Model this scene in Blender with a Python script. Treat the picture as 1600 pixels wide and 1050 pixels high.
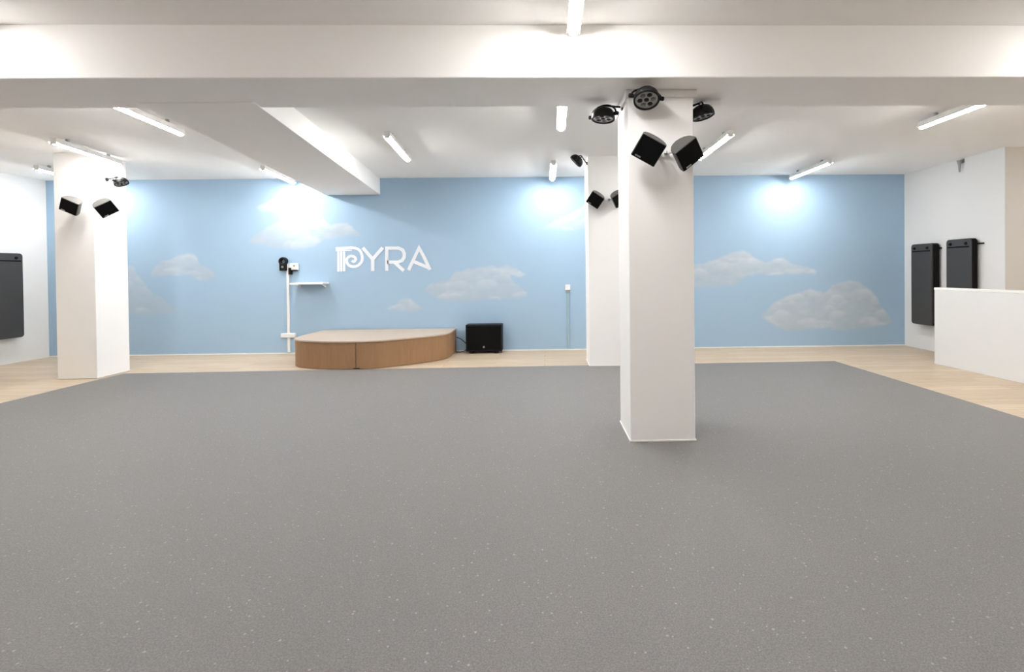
import bpy, bmesh, math, random
import numpy as np
from mathutils import Matrix, Vector

for o in list(bpy.data.objects):
    bpy.data.objects.remove(o, do_unlink=True)
scene = bpy.context.scene
COL = scene.collection

# ---------------------------------------------------------------- camera
YAW, PITCH, ROLL = math.radians(.97), math.radians(.6), math.radians(.613)
fw = Vector((math.sin(YAW)*math.cos(PITCH), math.cos(YAW)*math.cos(PITCH), -math.sin(PITCH)))
r0 = Vector((math.cos(YAW), -math.sin(YAW), 0)); u0 = r0.cross(fw)
rt = math.cos(ROLL)*r0 - math.sin(ROLL)*u0
up = math.sin(ROLL)*r0 + math.cos(ROLL)*u0
cam_data = bpy.data.cameras.new('camera')
cam_data.sensor_width = 36; cam_data.lens = 767/1600*36
cam_data.shift_x = (800-863)/1600; cam_data.shift_y = (433-525)/1600
cam_data.clip_start = .05; cam_data.clip_end = 100
cam = bpy.data.objects.new('camera', cam_data); COL.objects.link(cam)
m = Matrix((rt, up, -fw)).transposed().to_4x4(); m.translation = (0, 0, 1.277)
cam.matrix_world = m
scene.camera = cam

# ---------------------------------------------------------------- light and exposure
world = bpy.data.worlds.new('world'); scene.world = world; world.use_nodes = True
world.node_tree.nodes['Background'].inputs[0].default_value = (.9, .95, 1, 1)
world.node_tree.nodes['Background'].inputs[1].default_value = .1
vs = scene.view_settings
vs.view_transform = 'Standard'; vs.look = 'None'; vs.gamma = 1; vs.use_curve_mapping = False
vs.exposure = 2.46
scene.cycles.max_bounces = 12; scene.cycles.diffuse_bounces = 9
TUBE = 26.0            # emission of every ceiling batten's diffuser
TUBE_COL = (1.0, .985, .962)

# ---------------------------------------------------------------- materials
def lin(r, g, b):
    f = lambda c: (c/255/12.92) if c/255 <= .04045 else ((c/255+.055)/1.055)**2.4
    return (f(r), f(g), f(b), 1)

def mat(name, col, rough=.6, metal=0, bump=0, bscale=200, spec=.5, vary=0, vscale=3):
    M = bpy.data.materials.new(name); M.use_nodes = True
    nt = M.node_tree; b = nt.nodes['Principled BSDF']
    b.inputs['Roughness'].default_value = rough; b.inputs['Metallic'].default_value = metal
    b.inputs['Specular IOR Level'].default_value = spec
    b.inputs['Base Color'].default_value = col
    tc = nt.nodes.new('ShaderNodeTexCoord')
    if vary:
        n = nt.nodes.new('ShaderNodeTexNoise'); n.inputs['Scale'].default_value = vscale
        n.inputs['Detail'].default_value = 4
        nt.links.new(tc.outputs['Object'], n.inputs['Vector'])
        mx = nt.nodes.new('ShaderNodeMix'); mx.data_type = 'RGBA'
        mx.inputs[6].default_value = tuple(c*(1-vary) for c in col[:3])+(1,)
        mx.inputs[7].default_value = tuple(min(1, c*(1+vary)) for c in col[:3])+(1,)
        nt.links.new(n.outputs['Fac'], mx.inputs[0]); nt.links.new(mx.outputs[2], b.inputs['Base Color'])
    if bump:
        n = nt.nodes.new('ShaderNodeTexNoise'); n.inputs['Scale'].default_value = bscale
        nt.links.new(tc.outputs['Object'], n.inputs['Vector'])
        bp = nt.nodes.new('ShaderNodeBump'); bp.inputs['Strength'].default_value = bump
        bp.inputs['Distance'].default_value = .002
        nt.links.new(n.outputs['Fac'], bp.inputs['Height']); nt.links.new(bp.outputs[0], b.inputs['Normal'])
    return M

M_WHITE = mat('white_wall_paint', (.70, .70, .695, 1), .7, bump=.25, bscale=120, spec=.25, vary=.015)
M_CEIL = mat('ceiling_paint', (.965, .955, .94, 1), .85, bump=.15, bscale=90, spec=.1, vary=.012)
M_PILLAR = mat('white_pillar_paint', (.88, .872, .862, 1), .7, bump=.25, bscale=120, spec=.25, vary=.012)
M_BEIGE = mat('beige_wall_paint', (.66, .635, .595, 1), .75, bump=.2, bscale=120, spec=.2)
M_TRIM = mat('white_gloss_trim', (.84, .83, .81, 1), .4)
M_PLASTIC = mat('white_plastic', (.82, .82, .82, 1), .35)
M_GREYPL = mat('grey_plastic', (.30, .30, .30, 1), .5)
M_BLACK = mat('black_plastic', (.006, .006, .0065, 1), .5, bump=.1, bscale=400, spec=.25)
M_CAB = mat('speaker_cabinet_plastic', (.10, .097, .092, 1), .38, bump=.15, bscale=500)
M_CHROME = mat('grey_metal', (.45, .45, .45, 1), .3, metal=.9)
M_LENSPL = mat('lens_plate', (.33, .33, .32, 1), .35, metal=.3)
M_LENS = mat('lens_glass', (.10, .10, .105, 1), .08, spec=.8)
M_VINYL = mat('black_vinyl', (.042, .040, .040, 1), .42, bump=.5, bscale=60, vary=.15, vscale=5)
M_VINYLD = mat('black_vinyl_seam_and_shade', (.005, .005, .005, 1), .6, spec=.15)  # for seams and eyelets, and for the mats' side shade painted as colour
M_CONDUIT = mat('blue_painted_conduit', (.30, .43, .50, 1), .45)
M_PAINTW = mat('white_lettering_paint', (.80, .83, .88, 1), .6)
M_HOUSING = mat('batten_housing', (.70, .69, .67, 1), .4)

def emat(name, col, strength):
    M = bpy.data.materials.new(name); M.use_nodes = True
    nt = M.node_tree; b = nt.nodes['Principled BSDF']
    b.inputs['Base Color'].default_value = (.9, .9, .9, 1)
    b.inputs['Emission Color'].default_value = col+(1,)
    b.inputs['Emission Strength'].default_value = strength
    return M
M_TUBE = emat('lit_diffuser', TUBE_COL, TUBE)

def grille_mat():
    M = mat('perforated_grille', (.003, .003, .0035, 1), .7, spec=.12)
    nt = M.node_tree; b = nt.nodes['Principled BSDF']
    tc = nt.nodes.new('ShaderNodeTexCoord')
    v = nt.nodes.new('ShaderNodeTexVoronoi'); v.inputs['Scale'].default_value = 260
    nt.links.new(tc.outputs['Object'], v.inputs['Vector'])
    bp = nt.nodes.new('ShaderNodeBump'); bp.inputs['Strength'].default_value = .6; bp.inputs['Distance'].default_value = .001
    nt.links.new(v.outputs['Distance'], bp.inputs['Height']); nt.links.new(bp.outputs[0], b.inputs['Normal'])
    return M
M_GRILLE = grille_mat()

def wood_mat(name, c1, c2, c3, plank=(1.4, .18), rough=.45, joints=True, grain_scale=(2, 30, 30)):
    M = bpy.data.materials.new(name); M.use_nodes = True
    nt = M.node_tree; N = nt.nodes.new; L = nt.links.new
    b = nt.nodes['Principled BSDF']; b.inputs['Roughness'].default_value = rough
    b.inputs['Specular IOR Level'].default_value = .35
    tc = N('ShaderNodeTexCoord'); mp = N('ShaderNodeMapping'); mp.inputs['Scale'].default_value = grain_scale
    L(tc.outputs['Object'], mp.inputs['Vector'])
    n = N('ShaderNodeTexNoise'); n.inputs['Scale'].default_value = 1; n.inputs['Detail'].default_value = 6
    n.inputs['Distortion'].default_value = 1.2
    L(mp.outputs[0], n.inputs['Vector'])
    cr = N('ShaderNodeValToRGB'); cr.color_ramp.elements[0].position = .3; cr.color_ramp.elements[1].position = .72
    cr.color_ramp.elements[0].color = c1; cr.color_ramp.elements[1].color = c2
    L(n.outputs['Fac'], cr.inputs[0])
    if joints:
        br = N('ShaderNodeTexBrick'); br.inputs['Scale'].default_value = 1
        br.inputs['Brick Width'].default_value = plank[0]; br.inputs['Row Height'].default_value = plank[1]
        br.inputs['Mortar Size'].default_value = .0025; br.inputs['Color1'].default_value = (1, 1, 1, 1)
        br.inputs['Color2'].default_value = (.86, .84, .80, 1); br.inputs['Mortar'].default_value = (.55, .5, .45, 1)
        L(tc.outputs['Object'], br.inputs['Vector'])
        mx = N('ShaderNodeMix'); mx.data_type = 'RGBA'; mx.blend_type = 'MULTIPLY'; mx.inputs[0].default_value = 1
        L(cr.outputs[0], mx.inputs[6]); L(br.outputs['Color'], mx.inputs[7]); L(mx.outputs[2], b.inputs['Base Color'])
    else:
        L(cr.outputs[0], b.inputs['Base Color'])
    return M
M_FLOOR = wood_mat('light_oak_planks', (.50, .39, .275, 1), (.63, .53, .41, 1), None)
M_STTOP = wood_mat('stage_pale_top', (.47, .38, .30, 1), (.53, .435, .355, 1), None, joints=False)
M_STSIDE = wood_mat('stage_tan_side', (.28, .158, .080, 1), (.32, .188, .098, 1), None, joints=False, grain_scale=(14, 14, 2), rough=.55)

def carpet_mat():
    M = bpy.data.materials.new('grey_speckled_rubber'); M.use_nodes = True
    nt = M.node_tree; N = nt.nodes.new; L = nt.links.new
    b = nt.nodes['Principled BSDF']; b.inputs['Roughness'].default_value = .62
    b.inputs['Specular IOR Level'].default_value = .35
    tc = N('ShaderNodeTexCoord')
    n = N('ShaderNodeTexNoise'); n.inputs['Scale'].default_value = 1.1; n.inputs['Detail'].default_value = 5
    L(tc.outputs['Object'], n.inputs['Vector'])
    mx = N('ShaderNodeMix'); mx.data_type = 'RGBA'
    mx.inputs[6].default_value = (.175, .170, .165, 1); mx.inputs[7].default_value = (.183, .173, .171, 1)
    L(n.outputs['Fac'], mx.inputs[0])
    n2 = N('ShaderNodeTexNoise'); n2.inputs['Scale'].default_value = 170; n2.inputs['Detail'].default_value = 3
    L(tc.outputs['Object'], n2.inputs['Vector'])
    mr = N('ShaderNodeMapRange'); mr.inputs['From Min'].default_value = .3; mr.inputs['From Max'].default_value = .7
    mr.inputs['To Min'].default_value = .80; mr.inputs['To Max'].default_value = 1.28
    L(n2.outputs['Fac'], mr.inputs['Value'])
    m2 = N('ShaderNodeMix'); m2.data_type = 'RGBA'; m2.blend_type = 'MULTIPLY'; m2.inputs[0].default_value = 1
    L(mx.outputs[2], m2.inputs[6]); L(mr.outputs[0], m2.inputs[7])
    # pale rubber flecks
    v = N('ShaderNodeTexVoronoi'); v.inputs['Scale'].default_value = 55
    L(tc.outputs['Object'], v.inputs['Vector'])
    sx = N('ShaderNodeSeparateColor'); L(v.outputs['Color'], sx.inputs[0])
    t1 = N('ShaderNodeMath'); t1.operation = 'GREATER_THAN'; t1.inputs[1].default_value = .80; L(sx.outputs[0], t1.inputs[0])
    sz = N('ShaderNodeMath'); sz.operation = 'MULTIPLY'; sz.inputs[1].default_value = .30; L(sx.outputs[1], sz.inputs[0])
    t2 = N('ShaderNodeMath'); t2.operation = 'LESS_THAN'; L(v.outputs['Distance'], t2.inputs[0]); L(sz.outputs[0], t2.inputs[1])
    t3 = N('ShaderNodeMath'); t3.operation = 'MULTIPLY'; L(t1.outputs[0], t3.inputs[0]); L(t2.outputs[0], t3.inputs[1])
    t4 = N('ShaderNodeMath'); t4.operation = 'MULTIPLY'; t4.inputs[1].default_value = .75; L(t3.outputs[0], t4.inputs[0])
    m3 = N('ShaderNodeMix'); m3.data_type = 'RGBA'; m3.inputs[7].default_value = (.36, .35, .335, 1)
    L(t4.outputs[0], m3.inputs[0]); L(m2.outputs[2], m3.inputs[6]); L(m3.outputs[2], b.inputs['Base Color'])
    bp = N('ShaderNodeBump'); bp.inputs['Strength'].default_value = .35; bp.inputs['Distance'].default_value = .002
    L(n2.outputs['Fac'], bp.inputs['Height']); L(bp.outputs[0], b.inputs['Normal'])
    return M
M_CARPET = carpet_mat()

def mural_mat():
    M = bpy.data.materials.new('sky_blue_mural_paint'); M.use_nodes = True
    nt = M.node_tree; N = nt.nodes.new; L = nt.links.new
    b = nt.nodes['Principled BSDF']; b.inputs['Roughness'].default_value = .6
    b.inputs['Specular IOR Level'].default_value = .3
    at = N('ShaderNodeAttribute'); at.attribute_name = 'cloud'
    sp = N('ShaderNodeSeparateColor'); L(at.outputs['Color'], sp.inputs[0])
    cl = N('ShaderNodeMix'); cl.data_type = 'RGBA'
    cl.inputs[6].default_value = (.40, .44, .48, 1); cl.inputs[7].default_value = (.72, .73, .735, 1)
    L(sp.outputs[1], cl.inputs[0])
    tc = N('ShaderNodeTexCoord'); n = N('ShaderNodeTexNoise'); n.inputs['Scale'].default_value = .8; n.inputs['Detail'].default_value = 3
    L(tc.outputs['Object'], n.inputs['Vector'])
    bl = N('ShaderNodeMix'); bl.data_type = 'RGBA'
    bl.inputs[6].default_value = (.335, .485, .640, 1); bl.inputs[7].default_value = (.360, .505, .657, 1)
    L(n.outputs['Fac'], bl.inputs[0])
    mx = N('ShaderNodeMix'); mx.data_type = 'RGBA'
    L(sp.outputs[0], mx.inputs[0]); L(bl.outputs[2], mx.inputs[6]); L(cl.outputs[2], mx.inputs[7])
    L(mx.outputs[2], b.inputs['Base Color'])
    return M
M_MURAL = mural_mat()

# ---------------------------------------------------------------- mesh helpers
def box(bm, x0, x1, y0, y1, z0, z1, M=None):
    vs_ = [bm.verts.new(Vector(p)) for p in ((x0,y0,z0),(x1,y0,z0),(x1,y1,z0),(x0,y1,z0),(x0,y0,z1),(x1,y0,z1),(x1,y1,z1),(x0,y1,z1))]
    if M is not None:
        for v in vs_: v.co = M @ v.co
    for f in ((0,3,2,1),(4,5,6,7),(0,1,5,4),(1,2,6,5),(2,3,7,6),(3,0,4,7)):
        bm.faces.new([vs_[i] for i in f])
    return vs_

def prism(bm, pts, z0, z1, M=None):
    """extrude a ccw outline (x, y) from z0 to z1"""
    a = [bm.verts.new(Vector((x, y, z0))) for x, y in pts]
    b = [bm.verts.new(Vector((x, y, z1))) for x, y in pts]
    if M is not None:
        for v in a+b: v.co = M @ v.co
    n = len(pts)
    bm.faces.new(list(reversed(a))); bm.faces.new(b)
    for i in range(n):
        bm.faces.new((a[i], a[(i+1) % n], b[(i+1) % n], b[i]))

def lathe(bm, prof, n=32, M=None):
    """prof: (r, h) revolved around local Z"""
    rings = []
    for r, h in prof:
        if r < 1e-6:
            rings.append([bm.verts.new(Vector((0, 0, h)))])
        else:
            rings.append([bm.verts.new(Vector((r*math.cos(2*math.pi*k/n), r*math.sin(2*math.pi*k/n), h))) for k in range(n)])
    for ring in rings:
        if M is not None:
            for v in ring: v.co = M @ v.co
    for A, B in zip(rings, rings[1:]):
        for k in range(n):
            if len(A) == 1 and len(B) == 1: continue
            if len(A) == 1: bm.faces.new((A[0], B[k], B[(k+1) % n]))
            elif len(B) == 1: bm.faces.new((A[k], B[0], A[(k+1) % n]))
            else: bm.faces.new((A[k], B[k], B[(k+1) % n], A[(k+1) % n]))

def tube(bm, pts, r, n=10):
    pts = [Vector(p) for p in pts]
    prev = None; side = None
    for i, p in enumerate(pts):
        t = (pts[min(i+1, len(pts)-1)] - pts[max(i-1, 0)]).normalized()
        if side is None:
            side = t.cross(Vector((0, 0, 1)))
            if side.length < .1: side = t.cross(Vector((1, 0, 0)))
        side = (side - t*side.dot(t)).normalized(); o = t.cross(side)
        ring = [bm.verts.new(p + r*(math.cos(2*math.pi*k/n)*side + math.sin(2*math.pi*k/n)*o)) for k in range(n)]
        if prev:
            for k in range(n): bm.faces.new((prev[k], prev[(k+1) % n], ring[(k+1) % n], ring[k]))
        else: bm.faces.new(list(reversed(ring)))
        prev = ring
    bm.faces.new(prev)

def smooth_path(pts, k=6):
    P = [Vector(p) for p in pts]; out = []
    for i in range(len(P)-1):
        a, b, c, d = P[max(i-1, 0)], P[i], P[i+1], P[min(i+2, len(P)-1)]
        for j in range(k):
            t = j/k
            out.append(.5*((2*b)+(c-a)*t+(2*a-5*b+4*c-d)*t*t+(3*b-a-3*c+d)*t**3))
    out.append(P[-1]); return out

def obj(name, bm, material, parent=None, bevel=0, smooth=False, seg=2):
    bmesh.ops.recalc_face_normals(bm, faces=bm.faces)
    me = bpy.data.meshes.new(name); bm.to_mesh(me); bm.free()
    me.materials.append(material)
    if smooth:
        for p in me.polygons: p.use_smooth = True
        try: me.set_sharp_from_angle(angle=math.radians(35))
        except Exception: pass
    o = bpy.data.objects.new(name, me); COL.objects.link(o)
    if parent: o.parent = parent
    if bevel:
        md = o.modifiers.new('bevel', 'BEVEL'); md.width = bevel; md.segments = seg; md.limit_method = 'ANGLE'
    return o

def mesh(): return bmesh.new()
def boxobj(name, dims, material, parent=None, bevel=0, M=None):
    bm = mesh(); box(bm, *dims, M=M); return obj(name, bm, material, parent, bevel)

def thing(name, label, cat, loc=(0, 0, 0), rot=(0, 0, 0), group=None):
    o = bpy.data.objects.new(name, None); COL.objects.link(o); o.empty_display_size = .1
    o.location = loc; o.rotation_euler = rot
    return tag(o, label, cat, group)
def tag(o, label, cat, group=None):
    o['label'] = label; o['category'] = cat
    if group: o['group'] = group
    return o
def struct(o): o['kind'] = 'structure'; return o
def dup(root, label, loc=None, rot=None, mw=None):
    r = root.copy(); COL.objects.link(r)
    if loc is not None: r.location = loc
    if rot is not None: r.rotation_euler = rot
    if mw is not None: r.matrix_world = mw
    r['label'] = label
    for ch in list(root.children):
        c = ch.copy(); COL.objects.link(c); c.parent = r
        for g in list(ch.children):
            d = g.copy(); COL.objects.link(d); d.parent = c
    return r

# ================================================================ THE ROOM
XL, XR, YB, YF, XRR = -7.95, 5.95, 8.0, -4.5, 8.6
YJ = 6.238                      # where the right wall steps outwards
ZC, ZF, ZS, YS = 2.824, 2.975, 2.612, 3.385
struct(boxobj('floor', (XL-.15, XRR+.15, YF-.15, YB+.15, -.12, 0), M_FLOOR))
bm = mesh(); box(bm, XL-.15, XRR+.15, YS+.3, YB+.15, ZC, ZC+.3); box(bm, XL-.15, XRR+.15, YF-.15, YS+.3, ZF, ZF+.15)
struct(obj('ceiling', bm, M_CEIL))
struct(boxobj('wall_left', (XL-.15, XL, YF, YB, 0, ZF), M_WHITE))
struct(boxobj('wall_right', (XR, XR+.15, YJ, YB, 0, ZC), M_WHITE))
struct(boxobj('wall_right_return', (XR+.002, XRR, YJ-.003, YJ+.15, 0, ZC), M_BEIGE))
struct(boxobj('wall_right_far', (XRR, XRR+.15, YF, YJ+.15, 0, ZF), M_WHITE))
struct(boxobj('wall_front', (XL-.15, XRR+.15, YF-.15, YF, 0, ZF), M_WHITE))

# ---- back wall with its painted clouds (mask and shade stored per vertex)
CLOUDS = [
  [(-7.81,0.72),(-7.74,0.88),(-7.60,1.05),(-7.44,1.20),(-7.18,1.41),(-6.88,1.49),(-6.73,1.49),(-6.58,1.46),(-6.50,1.30),(-6.40,1.11),(-6.28,1.01),(-6.10,0.90),(-5.98,0.80),(-5.80,0.70),(-6.08,0.67),(-6.90,0.67),(-7.50,0.69)],
  [(-6.36,1.29),(-6.27,1.45),(-6.17,1.53),(-6.02,1.56),(-5.86,1.63),(-5.74,1.67),(-5.62,1.66),(-5.54,1.51),(-5.41,1.45),(-5.30,1.35),(-5.25,1.28),(-5.41,1.22),(-5.52,1.18),(-5.72,1.29),(-6.07,1.26),(-6.32,1.25)],
  [(-4.78,1.79),(-4.63,1.92),(-4.43,2.05),(-4.22,2.15),(-4.32,2.28),(-4.58,2.33),(-4.66,2.37),(-4.52,2.45),(-4.32,2.53),(-4.06,2.60),(-3.81,2.59),(-3.65,2.45),(-3.56,2.19),(-3.45,2.09),(-3.15,2.09),(-3.04,1.98),(-2.89,1.90),(-3.20,1.87),(-3.51,1.83),(-3.67,1.73),(-3.82,1.67),(-4.13,1.68),(-4.48,1.72),(-4.69,1.77)],
  [(-2.60,0.71),(-2.44,0.77),(-2.31,0.88),(-2.18,0.89),(-2.08,0.81),(-1.96,0.71),(-2.08,0.67),(-2.45,0.66)],
  [(-2.00,0.96),(-1.82,1.11),(-1.66,1.17),(-1.56,1.17),(-1.43,1.30),(-1.27,1.35),(-1.09,1.38),(-0.88,1.41),(-0.73,1.37),(-0.57,1.41),(-0.47,1.36),(-0.23,1.23),(-0.36,1.19),(-0.52,1.23),(-0.47,1.11),(-0.26,0.94),(-0.30,0.87),(-0.63,0.84),(-1.25,0.80),(-1.67,0.83),(-1.93,0.94)],
  [(-0.10,1.99),(0.11,2.06),(0.32,2.18),(0.53,2.31),(0.71,2.39),(0.95,2.42),(1.21,2.15),(1.31,1.96),(0.79,1.93),(0.11,1.96)],
  [(1.99,1.26),(2.31,1.41),(2.62,1.40),(2.78,1.43),(2.94,1.49),(3.10,1.58),(3.26,1.60),(3.38,1.56),(3.47,1.47),(3.63,1.41),(3.79,1.48),(3.94,1.48),(4.10,1.37),(4.34,1.31),(4.50,1.25),(4.48,1.18),(4.10,1.18),(3.68,1.19),(3.31,1.15),(3.10,1.01),(2.83,0.99),(2.30,1.00),(2.04,1.10)],
  [(3.52,0.50),(3.67,0.66),(3.83,0.78),(4.10,0.89),(4.37,0.97),(4.61,0.88),(4.74,1.02),(5.01,1.10),(5.22,1.04),(5.38,0.90),(5.51,0.77),(5.59,0.64),(5.78,0.40),(5.54,0.30),(5.05,0.24),(4.63,0.30),(4.10,0.24),(3.78,0.34)],
]
def vnoise(x, z, s, seed):
    rng = np.random.RandomState(seed); G = rng.rand(256, 256)
    xs, zs = x*s+37.3, z*s+11.7
    xi, zi = np.floor(xs).astype(int), np.floor(zs).astype(int)
    fx, fz = xs-xi, zs-zi; fx = fx*fx*(3-2*fx); fz = fz*fz*(3-2*fz)
    g = lambda a, b: G[a % 256, b % 256]
    return (g(xi, zi)*(1-fx)+g(xi+1, zi)*fx)*(1-fz)+(g(xi, zi+1)*(1-fx)+g(xi+1, zi+1)*fx)*fz
def fbm(x, z, s, seed, o=4):
    t = 0; a = .5; w = 0
    for k in range(o): t = t+a*vnoise(x, z, s*2**k, seed+k); w += a; a *= .55
    return t/w
def sdist(px, pz, poly):
    d = np.full(px.shape, 1e9); inside = np.zeros(px.shape, bool); n = len(poly)
    for i in range(n):
        ax, az = poly[i]; bx, bz = poly[(i+1) % n]
        ex, ez = bx-ax, bz-az
        t = np.clip(((px-ax)*ex+(pz-az)*ez)/(ex*ex+ez*ez), 0, 1)
        d = np.minimum(d, np.hypot(px-ax-t*ex, pz-az-t*ez))
        c = (az > pz) != (bz > pz)
        with np.errstate(divide='ignore', invalid='ignore'):
            inside ^= c & (px < (bx-ax)*(pz-az)/((bz-az) if bz != az else 1e-9)+ax)
    return np.where(inside, d, -d)
STRENGTH = [.42, .52, .62, .50, .55, .62, .62, .66]
def build_mural():
    nx, nz = 1150, 232
    X = np.linspace(XL-.15, XR+.15, nx); Z = np.linspace(0, ZC, nz)
    gx, gz = np.meshgrid(X, Z)
    mask = np.zeros(gx.shape); shade = np.zeros(gx.shape)
    wx = gx + .10*(fbm(gx, gz, 5, 3)-.5); wz = gz + .09*(fbm(gx, gz, 5, 9)-.5)
    for ci, poly in enumerate(CLOUDS):
        p = np.array(poly); x0, z0 = p.min(0)-.3; x1, z1 = p.max(0)+.3
        s = (gx > x0) & (gx < x1) & (gz > z0) & (gz < z1)
        d = sdist(wx[s], wz[s], poly)
        a = np.clip((d+.012)/.055, 0, 1); a = a*a*(3-2*a)
        top = np.clip((gz[s]-p[:, 1].min())/(p[:, 1].max()-p[:, 1].min()), 0, 1)
        sh = .18+.30*top
        rng = np.random.RandomState(50+ci); w, h = p[:, 0].max()-p[:, 0].min(), p[:, 1].max()-p[:, 1].min()
        for k in range(int(8+w*9)):                       # brushed puffs
            cx, cz = p[:, 0].min()+rng.rand()*w, p[:, 1].min()+rng.rand()*h
            rx = (.10+.16*rng.rand())*min(1, .55+h*.6); rz = rx*(.45+.3*rng.rand())
            q = ((gx[s]-cx)/rx)**2+((gz[s]-cz)/rz)**2
            e = np.clip((1-q)*2.2, 0, 1)
            t = np.clip(.5+.5*(gz[s]-cz)/rz, 0, 1)
            sh = sh*(1-e*.75)+e*.75*(.12+.80*t**1.5)
        n = fbm(gx[s], gz[s]*1.6, 9, 21+ci)
        rim = np.exp(-np.abs(d)/.05)*np.clip(top*1.4, 0, 1)
        sh = np.clip(sh+.35*(n-.5)+.25*rim, 0, 1)
        al = a*STRENGTH[ci]*(.72+.42*sh+.30*(fbm(gx[s], gz[s]*2, 4, 70+ci)-.5))
        mask[s] = np.maximum(mask[s], np.clip(al, 0, .95)); shade[s] = np.where(a > 0, sh, shade[s])
    me = bpy.data.meshes.new('wall_back')
    n = nx*nz
    co = np.stack([gx.ravel(), np.full(n, YB), gz.ravel()], 1)
    j, i = np.meshgrid(np.arange(nz-1), np.arange(nx-1), indexing='ij')
    a = (j*nx+i).ravel()
    quads = np.stack([a, a+1, a+nx+1, a+nx], 1)
    # back shell so that the wall is a solid slab
    back = np.array([(XL-.15, YB+.15, 0), (XR+.15, YB+.15, 0), (XR+.15, YB+.15, ZC), (XL-.15, YB+.15, ZC)])
    allco = np.vstack([co, back]); faces = quads
    me.vertices.add(len(allco)); me.vertices.foreach_set('co', allco.ravel())
    extra = [(n+1, n, n+3, n+2), (0, n, n+1, nx-1), (nx*(nz-1), nx*nz-1, n+2, n+3)]
    allf = np.vstack([faces, np.array(extra)])
    nf = len(allf)
    me.loops.add(nf*4); me.loops.foreach_set('vertex_index', allf.ravel().astype(np.int32))
    me.polygons.add(nf); me.polygons.foreach_set('loop_start', (np.arange(nf)*4).astype(np.int32))
    me.update(calc_edges=True); me.validate()
    at = me.attributes.new('cloud', 'FLOAT_COLOR', 'POINT')
    c = np.zeros((len(me.vertices), 4), np.float32); c[:n, 0] = mask.ravel(); c[:n, 1] = shade.ravel(); c[:, 3] = 1
    at.data.foreach_set('color', c.ravel())
    me.materials.append(M_MURAL)
    o = bpy.data.objects.new('wall_back', me); COL.objects.link(o)
    return struct(o)
build_mural()
struct(boxobj('baseboard_back', (XL, XR, YB-.010, YB, 0, .018), M_TRIM, bevel=.003))

# ---- beams
beam = boxobj('ceiling_beam', (-8.3, 8.9, 0, .60, ZS, ZF), M_CEIL, bevel=.008)
beam.location = (0, YS, 0); beam.rotation_euler = (0, 0, math.radians(.36))
# keep the far ends inside the walls' thickness
struct(beam)
bm = mesh(); v8 = box(bm, 0, 1, 0, 1, 0, 1)
for v, p in zip(v8, [(-3.10, YS+.45, 2.606), (-2.22, YS+.45, 2.606), (-2.635, YB, 2.556), (-3.505, YB, 2.556),
                     (-3.10, YS+.45, ZC+.02), (-2.22, YS+.45, ZC+.02), (-2.635, YB, ZC+.02), (-3.505, YB, ZC+.02)]): v.co = p
beam2 = struct(obj('ceiling_beam', bm, M_CEIL, bevel=.004))

# ---- rubber floor covering
bm = mesh(); prism(bm, [(-5.50, -1.2), (4.05, -1.2), (4.0, 6.70), (-5.53, 6.52)], 0, .007)  # unseen near edge cut short so bare pale wood bounces light upward
tag(obj('rubber_flooring', bm, M_CARPET, bevel=.003), 'large grey speckled rubber floor covering laid over the pale wood floor', 'carpet')

# ---- pillars
def pillar(name, label, x0, x1, y0, y1, z1, cap=False):
    t = thing(name, label, 'pillar', ((x0+x1)/2, (y0+y1)/2, 0), group='square white pillars')
    w, d = (x1-x0)/2, (y1-y0)/2
    obj_ = boxobj('shaft', (-w, w, -d, d, .0, z1), M_PILLAR, t, bevel=.006)
    boxobj('base_trim', (-w-.006, w+.006, -d-.006, d+.006, 0.006, .018), M_TRIM, t, bevel=.002)
    if cap: boxobj('capital', (-w-.018, w+.022, -d-.022, d+.02, z1-.055, z1-.001), M_TRIM, t, bevel=.004)
    return t
pillar('pillar', 'nearest white square pillar standing in the middle of the grey floor covering', .632, 1.118, 3.632, 4.118, ZS, True)
pillar('pillar', 'white square pillar at the back edge of the floor covering, half hidden by the nearest pillar', .600, 1.09, 6.575, 7.06, ZC)
pillar('pillar', 'white square pillar near the left wall with a ceiling light in front of its top', -6.10, -5.61, 6.235, 6.72, ZC)

# ---- low partition wall on the right
t = thing('partition', 'low white half wall at the right, in front of the two hanging black mats', 'half wall', (5.27, 5.0, 0))
bm = mesh(); prism(bm, [(-.07, 1.455), (.055, -2.5), (.175, -2.5), (.06, 1.455)], 0, .985)
obj('panel', bm, M_WHITE, t, bevel=.004)
bm = mesh(); prism(bm, [(-.073, 1.458), (.052, -2.505), (.178, -2.505), (.063, 1.458)], .985, 1.015)
obj('cap_rail', bm, M_TRIM, t, bevel=.004)

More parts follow.
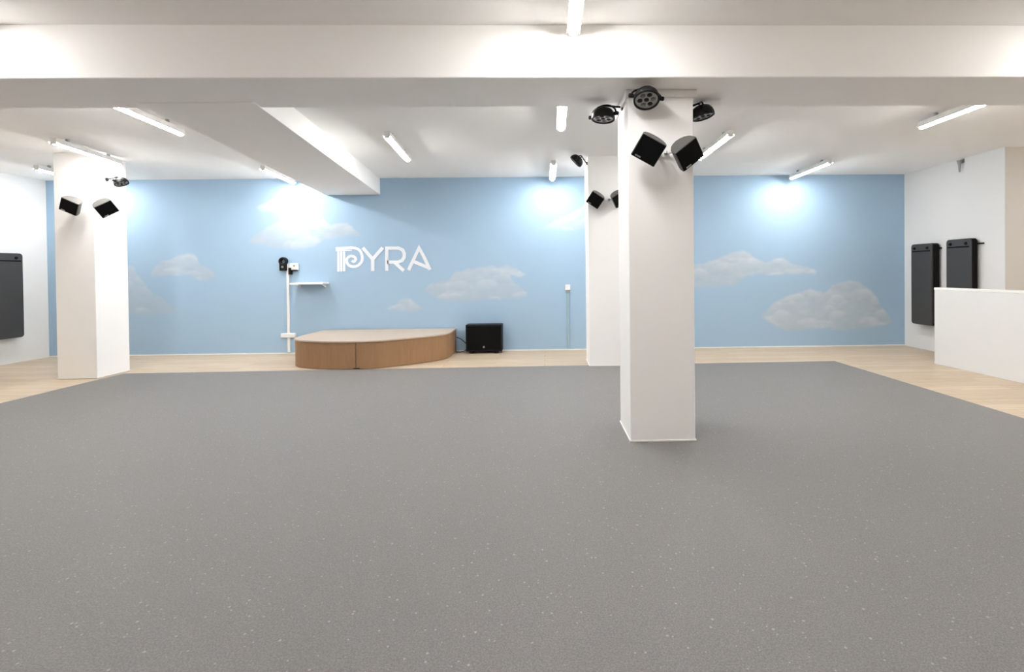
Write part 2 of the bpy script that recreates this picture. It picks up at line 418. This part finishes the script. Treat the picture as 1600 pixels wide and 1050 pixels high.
# ================================================================ CEILING LIGHTS
def batten(name, label, a, b, zc, group='linear ceiling lights'):
    """a, b: ends (x, y) of the light; hangs from the ceiling at zc"""
    ax, ay = a; bx, by = b; L_ = math.hypot(bx-ax, by-ay); h = L_/2
    t = thing(name, label, 'ceiling light', ((ax+bx)/2, (ay+by)/2, zc-.112), (0, 0, math.atan2(by-ay, bx-ax)), group)
    # local: long axis X, diffuser bottom at z=0
    bm = mesh(); box(bm, -h, h, -.030, .030, .038, .078); box(bm, -h, h, -.044, .044, .031, .038); box(bm, -h, h, -.044, -.041, .019, .031); box(bm, -h, h, .041, .044, .019, .031); obj('housing', bm, M_HOUSING, t, bevel=.003)
    n = 10; bm = mesh()
    pr = [(.024*math.cos(math.pi*k/n), .0305-.0275*math.sin(math.pi*k/n)) for k in range(n+1)]
    A = [bm.verts.new((-h+.012, y, z)) for y, z in pr]; B = [bm.verts.new((h-.012, y, z)) for y, z in pr]
    for k in range(n): bm.faces.new((A[k], A[k+1], B[k+1], B[k]))
    bm.faces.new(A); bm.faces.new(list(reversed(B))); bm.faces.new((A[0], B[0], B[-1], A[-1]))
    obj('diffuser', bm, M_TUBE, t, smooth=True)
    for s in (-1, 1):
        bm = mesh(); box(bm, s*h-.013 if s > 0 else -h, h if s > 0 else -h+.013, -.027, .027, .007, .036)
        obj('end_cap', bm, M_HOUSING, t, bevel=.002)
    for s in (-1, 1):
        bm = mesh(); box(bm, s*h*.62-.015, s*h*.62+.015, -.012, .012, .076, .113)
        obj('ceiling_clip', bm, M_GREYPL, t)
    return t
R3, R1, R2 = (6.74, 7.86), (5.28, 6.40), (3.98, 5.10)
LIGHTS = [
 ((-5.30, 5.42), (-5.51, 6.50), 'lit linear ceiling light in front of the left pillar, crossing its top'),
 ((-6.80, 6.72), (-6.98, 7.82), 'lit linear ceiling light behind the left pillar, nearest the left wall'),
 ((-3.63, 4.02), (-3.72, 5.14), 'lit linear ceiling light left of the sloping beam, nearer the camera'),
 ((-3.86, 6.85), (-3.97, 7.90), 'lit linear ceiling light beside the beam end, above the brightest painted cloud'),
 ((-1.65, 5.26), (-1.735, 6.37), 'lit linear ceiling light just right of the long receding beam'),
 ((.170, 4.02), (.190, 5.04), 'lit linear ceiling light near room centre, left of the nearest pillar'),
 ((.146, 6.66), (.146, 7.78), 'lit linear ceiling light close to the mural, above the small wall socket'),
 ((2.03, 5.28), (2.05, 6.40), 'lit linear ceiling light just right of the nearest pillar speakers'),
 ((3.95, 6.70), (3.98, 7.82), 'lit linear ceiling light over the bright patch on the right mural'),
 ((3.94, 4.02), (3.93, 5.05), 'lit linear ceiling light at the upper right of the room'),
]
first = None
for a, b, lab in LIGHTS:
    batten('ceiling_light', lab, a, b, ZC)
batten('ceiling_light', 'lit linear ceiling light in front of the wide cross beam, at the top centre', (.205, 2.22), (.215, 3.33), ZF)
FRONT = [((-3.82, 2.22), (-3.83, 3.33)), ((3.93, 2.22), (3.94, 3.33))]
for y in (-3.2,): FRONT += [((x, y), (x, y+1.12)) for x in (.2,)]
for y in (-.9,): FRONT += [((x, y), (x, y+1.12)) for x in (-3.85, .2, 3.95)]
FRONT += [((7.2, 4.3), (7.2, 5.3))]
for a, b in FRONT:
    zc = ZC if a[1] > YS+.6 else ZF
    batten('ceiling_light', 'lit linear ceiling light outside the picture, in the near half of the room', a, b, zc)

# ================================================================ STAGE
t = thing('stage', 'low curved wooden platform with pale top and tan sides against the blue wall', 'stage', (-2.5, 7.3, 0))
def bez(p, k=8):
    q = smooth_path([(x, y, 0) for x, y in p], k); return [(v.x, v.y) for v in q]
front = bez([(-3.555, 7.25), (-3.53, 6.99), (-3.38, 6.80), (-3.12, 6.68), (-2.835, 6.615), (-2.55, 6.60), (-2.255, 6.65), (-1.89, 6.88), (-1.60, 7.12), (-1.47, 7.30), (-1.435, 7.50)])
outl = front+[(-1.435, 7.975), (-3.555, 7.975)]
loc = [(x+2.5, y-7.3) for x, y in outl]
bm = mesh(); prism(bm, loc, .007, .362); obj('curved_side', bm, M_STSIDE, t, smooth=True)
cx_, cy_ = 0, .2
big = [(cx_+(x-cx_)*1.008, min(cy_+(y-cy_)*1.012, .675)) for x, y in loc]
bm = mesh(); prism(bm, big, .362, .382); obj('platform_top', bm, M_STTOP, t, bevel=.002)
bm = mesh()
sx, sy = -2.53+2.5, 6.60-7.3
pts = [(sx+.004*math.sin(k*2.1), sy-.002, .02+k*.34/10) for k in range(11)]
tube(bm, pts, .004, 6); obj('panel_joint', bm, mat('dark_wood_joint', (.10, .05, .025, 1), .7), t)
bm = mesh(); box(bm, sx-.03, sx+.05, sy-.006, sy+.004, .01, .02); obj('foot_shim', bm, M_VINYLD, t)

# ================================================================ SUBWOOFER + CABLE
t = thing('subwoofer', 'black boxy subwoofer on short feet, on the floor right of the stage', 'speaker', (-.960, 7.86, 0))
bm = mesh(); box(bm, -.285, .285, -.11, .13, .035, .455); obj('cabinet', bm, M_BLACK, t, bevel=.006)
bm = mesh(); box(bm, -.262, .262, -.118, -.108,   .058, .432); gr = obj('grille', bm, M_GRILLE, t, bevel=.003)
bm = mesh(); lathe(bm, [(0, .006), (.014, .006), (.017, 0), (0, 0)], 20, Matrix.Translation((.0, -.117, .105)) @ Matrix.Rotation(math.radians(90), 4, 'X'))
o = obj('badge', bm, M_CHROME, gr); o['label'] = 'small round silver badge'
for sx in (-1, 1):
    for sy in (-.08, .10):
        bm = mesh(); lathe(bm, [(0, 0), (.024, 0), (.028, .037), (0, .037)], 16, Matrix.Translation((sx*.20, sy, 0))); obj('foot', bm, M_BLACK, t)
bm = mesh(); tube(bm, smooth_path([(-1.246, 7.90, .12), (-1.29, 7.90, .17), (-1.36, 7.92, .22), (-1.425, 7.945, .24)]), .007, 8)
tube(bm, smooth_path([(-1.246, 7.92, .10), (-1.28, 7.93, .03), (-1.34, 7.90, .008), (-1.42, 7.90, .008)]), .006, 8)
tag(obj('cable', bm, M_BLACK, smooth=True), 'thin black cable between the stage and the subwoofer', 'cable')

# ================================================================ WALL ITEMS, BACK WALL
t = thing('conduit', 'white vertical cable conduit running up the blue wall left of the stage', 'conduit', (-4.13, 8.0, .03))
boxobj('channel', (-.020, .020, -.022, 0, 0, 1.42), M_PLASTIC, t, bevel=.004)
boxobj('junction_box', (-.115, .115, -.045, -.001, .235, .305), M_PLASTIC, t, bevel=.008)
t = thing('shelf', 'small white wall shelf beside the white conduit above the stage', 'shelf', (-3.735, 8.0, 1.122))
boxobj('board', (-.262, .262, -.23, 0, 0, .028), M_TRIM, t, bevel=.003)
for s in (-.2, .2):
    bm = mesh(); prism(bm, [(0, 0), (-.13, 0), (0, -.05)], s-.008, s+.008, Matrix(((0,0,1,0),(1,0,0,0),(0,1,0,0),(0,0,0,1))))
    obj('bracket', bm, M_TRIM, t)
t = thing('wall_intercom', 'small black device on the wall left of the top of the conduit', 'wall device', (-4.185, 8.0, 1.345))
boxobj('body', (-.058, .052, -.06, 0, 0, .115), M_BLACK, t, bevel=.010)
bm = mesh(); lathe(bm, [(.036, 0), (.066, 0), (.066, .05), (.052, .058), (.036, .05), (.036, 0)], 24, Matrix.Translation((-.004, -.004, .150)) @ Matrix.Rotation(math.radians(90), 4, 'X'))
obj('ring_holder', bm, M_BLACK, t, smooth=True)
bm = mesh(); lathe(bm, [(0, .066), (.018, .066), (.020, .06), (.020, .0), (0, 0)], 20, Matrix.Translation((-.004, 0, .060)) @ Matrix.Rotation(math.radians(90), 4, 'X'))
o = obj('dial', bm, M_CHROME, t); o['label'] = 'small pale round dial'
t = thing('wall_socket', 'white socket block on the wall right of the conduit, above the shelf', 'wall socket', (-4.02, 8.0, 1.335))
pt = boxobj('plate', (-.068, .068, -.05, 0, .02, .125), M_PLASTIC, t, bevel=.012)
bm = mesh(); lathe(bm, [(0, .054), (.013, .054), (.015, .048), (0, .048)], 16, Matrix.Translation((.012, 0, .085)) @ Matrix.Rotation(math.radians(90), 4, 'X'))
obj('socket_hole', bm, M_GREYPL, pt)
bm = mesh(); box(bm, -.075, -.035, -.07, 0, -.055, .055); box(bm, -.035, .055, -.055, -.01, .002, .018); obj('plug', bm, M_BLACK, t, bevel=.006)
t = thing('wall_socket', 'small white wall socket with a painted conduit running down to the floor', 'wall socket', (.384, 8.0, 1.015))
boxobj('plate', (-.042, .042, -.035, 0, -.035, .055), M_PLASTIC, t, bevel=.006)
boxobj('gland', (-.034, .034, -.030, 0, -.075, -.036), M_GREYPL, t, bevel=.006)
boxobj('conduit', (-.020, .020, -.020, 0, -.985, -.072), M_CONDUIT, t, bevel=.004)

# ---- lettering painted on the wall
def ribbon(bm, pts, w, y0, y1):
    P = [Vector((x, z)) for x, z in pts]; n = len(P); Ls, Rs = [], []
    for i in range(n):
        d1 = (P[i]-P[i-1]).normalized() if i else (P[1]-P[0]).normalized()
        d2 = (P[i+1]-P[i]).normalized() if i < n-1 else d1
        tt = (d1+d2).normalized(); nn = Vector((-tt.y, tt.x)); k = w/2/max(.5, tt.dot(d1))
        Ls.append(P[i]+nn*k); Rs.append(P[i]-nn*k)
    def vv(p, y): return bm.verts.new((p.x, y, p.y))
    a = [vv(p, y0) for p in Ls]; b = [vv(p, y0) for p in Rs]; c = [vv(p, y1) for p in Ls]; d = [vv(p, y1) for p in Rs]
    for i in range(n-1):
        bm.faces.new((a[i], b[i], b[i+1], a[i+1])); bm.faces.new((c[i], c[i+1], d[i+1], d[i]))
        bm.faces.new((a[i], a[i+1], c[i+1], c[i])); bm.faces.new((b[i], d[i], d[i+1], b[i+1]))
    bm.faces.new((a[0], c[0], d[0], b[0])); bm.faces.new((a[-1], b[-1], d[-1], c[-1]))
t = thing('wall_lettering', 'white PYRA lettering on the blue mural, its P shaped like a scrolled column', 'sign', (-2.6, 8.0, 1.5))
def letter(strokes, lab=None):
    bm = mesh()
    for si, (pts, w, sm) in enumerate(strokes):
        p = pts
        if sm: p = [(v.x, v.y) for v in smooth_path([(x, z, 0) for x, z in pts], 5)]
        p = [(x+2.6, z-1.5) for x, z in p]
        ribbon(bm, p, w, -.006-.0008*si, 0)
    o = obj('letter', bm, M_PAINTW, t)
    if lab: o['label'] = lab
letter([([(-3.358, 1.692), (-3.203, 1.699), (-3.07, 1.700), (-2.978, 1.662), (-2.938, 1.569), (-2.95, 1.475), (-3.023, 1.408), (-3.115, 1.403), (-3.176, 1.447), (-3.186, 1.519), (-3.133, 1.565), (-3.072, 1.56), (-3.042, 1.518), (-3.073, 1.477), (-3.104, 1.498)], .044, True),
        ([(-3.355, 1.660), (-3.10, 1.662)], .022, False),
        ([(-3.317, 1.645), (-3.322, 1.319)], .037, False), ([(-3.271, 1.645), (-3.276, 1.318)], .037, False), ([(-3.225, 1.645), (-3.23, 1.323)], .037, False)],
       'letter P drawn as a fluted column with a scroll')
letter([([(-2.926, 1.703), (-2.769, 1.515), (-2.606, 1.7)], .054, False), ([(-2.769, 1.525), (-2.772, 1.323)], .054, False)])
letter([([(-2.545, 1.326), (-2.54, 1.69), (-2.35, 1.69), (-2.285, 1.66), (-2.258, 1.60), (-2.262, 1.54), (-2.295, 1.49), (-2.362, 1.464), (-2.538, 1.466)], .052, False), ([(-2.424, 1.465), (-2.271, 1.323)], .054, False)])
letter([([(-2.194, 1.333), (-2.02, 1.69), (-1.948, 1.558), (-1.847, 1.334)], .052, False), ([(-2.114, 1.472), (-1.852, 1.36)], .054, False)])

# ================================================================ HANGING MATS
def mat_stack(name, label, xw, y0, y1, z0, z1, thick, sgn, near, far):
    """folded mats hung on pegs; sgn=-1: on the right wall (facing -X)"""
    t = thing(name, label, 'exercise mat', (xw, (y0+y1)/2, z0), group='black mats hung on the side walls')
    h = (y1-y0)/2; H = z1-z0
    def outline(e=0):
        r = .045; pts = []
        for cx, cz, a0 in ((h-r, r, -90), (h-r, H-r, 0), (-h+r, H-r, 90), (-h+r, r, 180)):
            for k in range(5):
                a = math.radians(a0+k*22.5); pts.append((cx+(r+e)*math.cos(a), cz+(r+e)*math.sin(a)))
        return pts
    MX = Matrix(((0, 0, 1, 0), (1, 0, 0, 0), (0, 1, 0, 0), (0, 0, 0, 1)))   # (y, z, x) -> world
    n = 4; g = .03; lt = (thick-g)/n
    for k in range(n):
        a = g+k*lt+.001; b = g+(k+1)*lt-.001
        lo, hi = sorted((sgn*a, sgn*b))
        bm = mesh(); prism(bm, outline(-.002*(k % 2)), lo, hi, MX)
        layer = obj('mat_layer', bm, M_VINYL if k == n-1 else M_VINYLD, t, bevel=.006, smooth=True)  # inner layers near black: shade on the stack's side put into the colour
    # top band with eyelets' seam
    lo, hi = sorted((sgn*(thick-.001), sgn*(thick+.004)))
    bm = mesh(); box(bm, lo, hi, -h+.03, h-.03, H-.125, H-.105); obj('seam_band', bm, M_VINYLD, layer)
    for s in (-1, 1):
        bm = mesh()
        MM = Matrix.Translation((sgn*thick, s*h*.62, H-.07)) @ Matrix.Rotation(math.radians(90)*sgn, 4, 'Y')
        lathe(bm, [(.010, 0), (.022, 0), (.022, .004), (.010, .004), (.010, 0)], 16, MM)
        obj('eyelet', bm, M_VINYLD, layer)
    # rack: back rail and hanging pegs
    bm = mesh(); lo, hi = sorted((0, sgn*.024)); box(bm, lo, hi, -h-near, h+far, H-.086, H-.066)
    obj('wall_rail', bm, M_BLACK, t, bevel=.003)
    for s in (-1, 1):
        bm = mesh(); tube(bm, [(sgn*.01, s*h*.62, H-.075), (sgn*(thick+.03), s*h*.62, H-.068)], .007, 8); obj('peg', bm, M_BLACK, t)
    return t
mat_stack('exercise_mat', 'black folded mats hanging on the right wall, next to the blue mural', XR, 7.245, 7.655, .405, 1.650, .155, -1, .01, .12)
mat_stack('exercise_mat', 'black folded mats hanging on the right wall, lower part hidden by the half wall', XR, 6.600, 7.015, .405, 1.680, .125, -1, .07, .0)
mat_stack('exercise_mat', 'black folded mats hanging on the left wall, cut by the picture edge', XL, 7.00, 7.515, .385, 1.640, .125, 1, .0, .09)

# small bracket under the ceiling on the right wall
t = thing('wall_bracket', 'small grey bracket high on the right wall just under the ceiling', 'bracket', (XR, 6.875, 2.63))
boxobj('plate', (-.008, 0, -.035, .035, .13, .185), M_GREYPL, t, bevel=.002)
bm = mesh(); lathe(bm, [(0, 0), (.010, 0), (.016, .10), (.034, .165), (0, .165)], 16, Matrix.Translation((-.045, 0, 0))); obj('arm', bm, M_GREYPL, t, smooth=True)

# ================================================================ SPEAKERS
def rot(az, tilt, roll):
    return Matrix.Rotation(math.radians(az), 4, 'Z') @ Matrix.Rotation(math.radians(tilt), 4, 'X') @ Matrix.Rotation(math.radians(roll), 4, 'Y')
def speaker(label, c, az, tilt, roll, wall_pt, wall_n, s=1.0, group='black speakers on the pillars'):
    """c: centre of the front face; wall_pt: where the bracket meets the pillar"""
    R = rot(az, tilt, roll); T = Matrix.Translation(c) @ R
    t = thing('speaker', label, 'speaker', group=group)
    t.location = wall_pt
    O = Matrix.Translation(-Vector(wall_pt)) @ T
    w, hh, d = .094*s, .086*s, .125*s
    # rounded back cabinet, extruded along local Z
    prof = [(-w, 0), (w, 0), (w*.98, d*.30), (w*.88, d*.58), (w*.66, d*.80), (w*.36, d*.94), (0, d), (-w*.36, d*.94), (-w*.66, d*.80), (-w*.88, d*.58), (-w*.98, d*.30)]
    bm = mesh(); prism(bm, prof, -hh, hh, O); obj('cabinet', bm, M_CAB, t, bevel=.006, smooth=True)
    bm = mesh(); box(bm, -w*.95, w*.95, -.008, .001, -hh*.95, hh*.95, O); gr = obj('grille', bm, M_GRILLE, t, bevel=.004)
    bm = mesh(); box(bm, -w*.70, -w*.25, -.0105, -.008, -hh*.84, -hh*.72, O); o = obj('badge', bm, M_CHROME, gr); o['label'] = 'small pale maker badge'
    # bracket: plate on the pillar, ball arm to the cabinet back
    n = Vector(wall_n)
    back = O @ Vector((0, d*.96, 0))
    MW = n.to_track_quat('Z', 'Y').to_matrix().to_4x4()
    bm = mesh(); lathe(bm, [(0, 0), (.028, 0), (.028, .008), (.012, .014), (0, .014)], 20, MW)
    obj('wall_plate', bm, M_PLASTIC, t, smooth=True)
    bm = mesh(); tube(bm, [n*.008, n*.03, back], .009, 10); obj('arm', bm, M_PLASTIC, t, smooth=True)
    bm = mesh(); lathe(bm, [(0, -.016), (.012, -.012), (.016, 0), (.012, .012), (0, .016)], 14, Matrix.Translation(n*.032)); obj('ball_joint', bm, M_CHROME, t, smooth=True)
    return t
speaker('black speaker tilted like a diamond on the nearest pillar, left of its pair', (.735, 3.405, 2.115), -15, 26, 33, (.845, 3.631, 2.140), (0, -1, 0))
speaker('black speaker tilted like a diamond on the nearest pillar, right of its pair', (1.035, 3.445, 2.092), 22, 28, -44, (.905, 3.631, 2.140), (0, -1, 0))
speaker('black diamond-tilted speaker on the farther middle pillar, fully visible', (.675, 6.39, 2.205), -12, 24, 36, (.80, 6.574, 2.235), (0, -1, 0))
speaker('black speaker on the farther middle pillar, partly hidden behind the nearest pillar', (1.005, 6.41, 2.215), 20, 24, -36, (.88, 6.574, 2.235), (0, -1, 0))
speaker('black speaker on the left corner of the left pillar', (-5.715, 6.02, 2.125), 4, 26, 30, (-5.76, 6.234, 2.235), (0, -1, 0))
speaker('black speaker on the right corner of the left pillar', (-5.29, 6.05, 2.095), 62, 28, -40, (-5.609, 6.30, 2.225), (1, 0, 0))

# ================================================================ PAR LIGHTS
def par_light(label, c, az, tilt, roll, wall_pt, wall_n, s=1.0):
    """c: centre of the lens face; face looks along local -Y"""
    T = Matrix.Translation(c) @ rot(az, tilt, roll)
    t = thing('spotlight', label, 'spotlight', group='round black spotlights on the pillars'); t.location = wall_pt
    O = Matrix.Translation(-Vector(wall_pt)) @ T
    A = O @ Matrix.Rotation(math.radians(90), 4, 'X')      # lathe axis: local z -> face normal (-Y)
    r = .092*s
    bm = mesh(); lathe(bm, [(0, -.085*s), (r*.45, -.083*s), (r*.72, -.070*s), (r*.92, -.045*s), (r, -.02*s), (r, .006), (r*.90, .010), (r*.88, .002), (r*.86, -.006), (0, -.006)], 40, A)
    can = obj('housing', bm, M_BLACK, t, smooth=True)
    bm = mesh(); lathe(bm, [(0, -.004), (r*.86, -.004), (r*.86, -.001), (0, -.001)], 36, A); pl = obj('lens_plate', bm, M_LENSPL, t)
    pl['label'] = 'grey lens plate'
    spots = [(0, 0)]+[(r*.50*math.cos(k*math.pi/3+.3), r*.50*math.sin(k*math.pi/3+.3)) for k in range(6)]
    for k, (x, z) in enumerate(spots):
        bm = mesh(); q = r*.20
        lathe(bm, [(0, .006), (q*.6, .0045), (q, 0), (q, -.003), (0, -.003)], 18, A @ Matrix.Translation((x, z, 0)))
        l = obj('lens', bm, M_LENS if k % 2 else M_BLACK, pl, smooth=True)
    # yoke: U strap round the can with two knobs
    bm = mesh()
    arc = []
    for k in range(13):
        a = math.pi*k/12
        arc.append(O @ Vector((math.cos(a)*(r+.016), .03*s+math.sin(a)*.078*s, 0)))
    tube(bm, arc, .007*s, 8); yk = obj('yoke', bm, M_BLACK, t, smooth=True)
    for sx in (-1, 1):
        bm = mesh(); K = O @ Matrix.Translation((sx*(r+.014), .028*s, 0)) @ Matrix.Rotation(math.radians(90)*sx, 4, 'Y')
        lathe(bm, [(0, -.014), (.014, -.014), (.016, .016), (.010, .022), (0, .022)], 14, K); obj('knob', bm, M_BLACK, yk, smooth=True)
    n = Vector(wall_n); top = O @ Vector((0, .03*s+.078*s, 0))
    MW = n.to_track_quat('Z', 'Y').to_matrix().to_4x4()
    bm = mesh(); lathe(bm, [(0, 0), (.024, 0), (.024, .010), (.010, .016), (0, .016)], 20, MW)
    tube(bm, [n*.010, top], .008, 8); obj('wall_mount', bm, M_BLACK, t, smooth=True)
    return t
par_light('round black spotlight at the front top of the nearest pillar, lenses visible', (.738, 3.47, 2.485), -6, 62, 10, (.76, 3.609, 2.575), (0, -1, 0))
par_light('round black spotlight on the left face of the nearest pillar', (.478, 3.86, 2.475), -40, 84, 8, (.631, 3.86, 2.565), (-1, 0, 0))
par_light('round black spotlight on the right face of the nearest pillar', (1.265, 3.86, 2.490), 75, 78, 6, (1.119, 3.86, 2.555), (1, 0, 0))
par_light('small black spotlight at the top left of the farther middle pillar', (.42, 6.33, 2.690), -98, 44, 0, (.599, 6.61, 2.73), (-1, 0, 0))
par_light('small black spotlight at the upper right of the left pillar', (-5.42, 6.42, 2.475), 88, 62, 0, (-5.609, 6.42, 2.53), (1, 0, 0), .85)
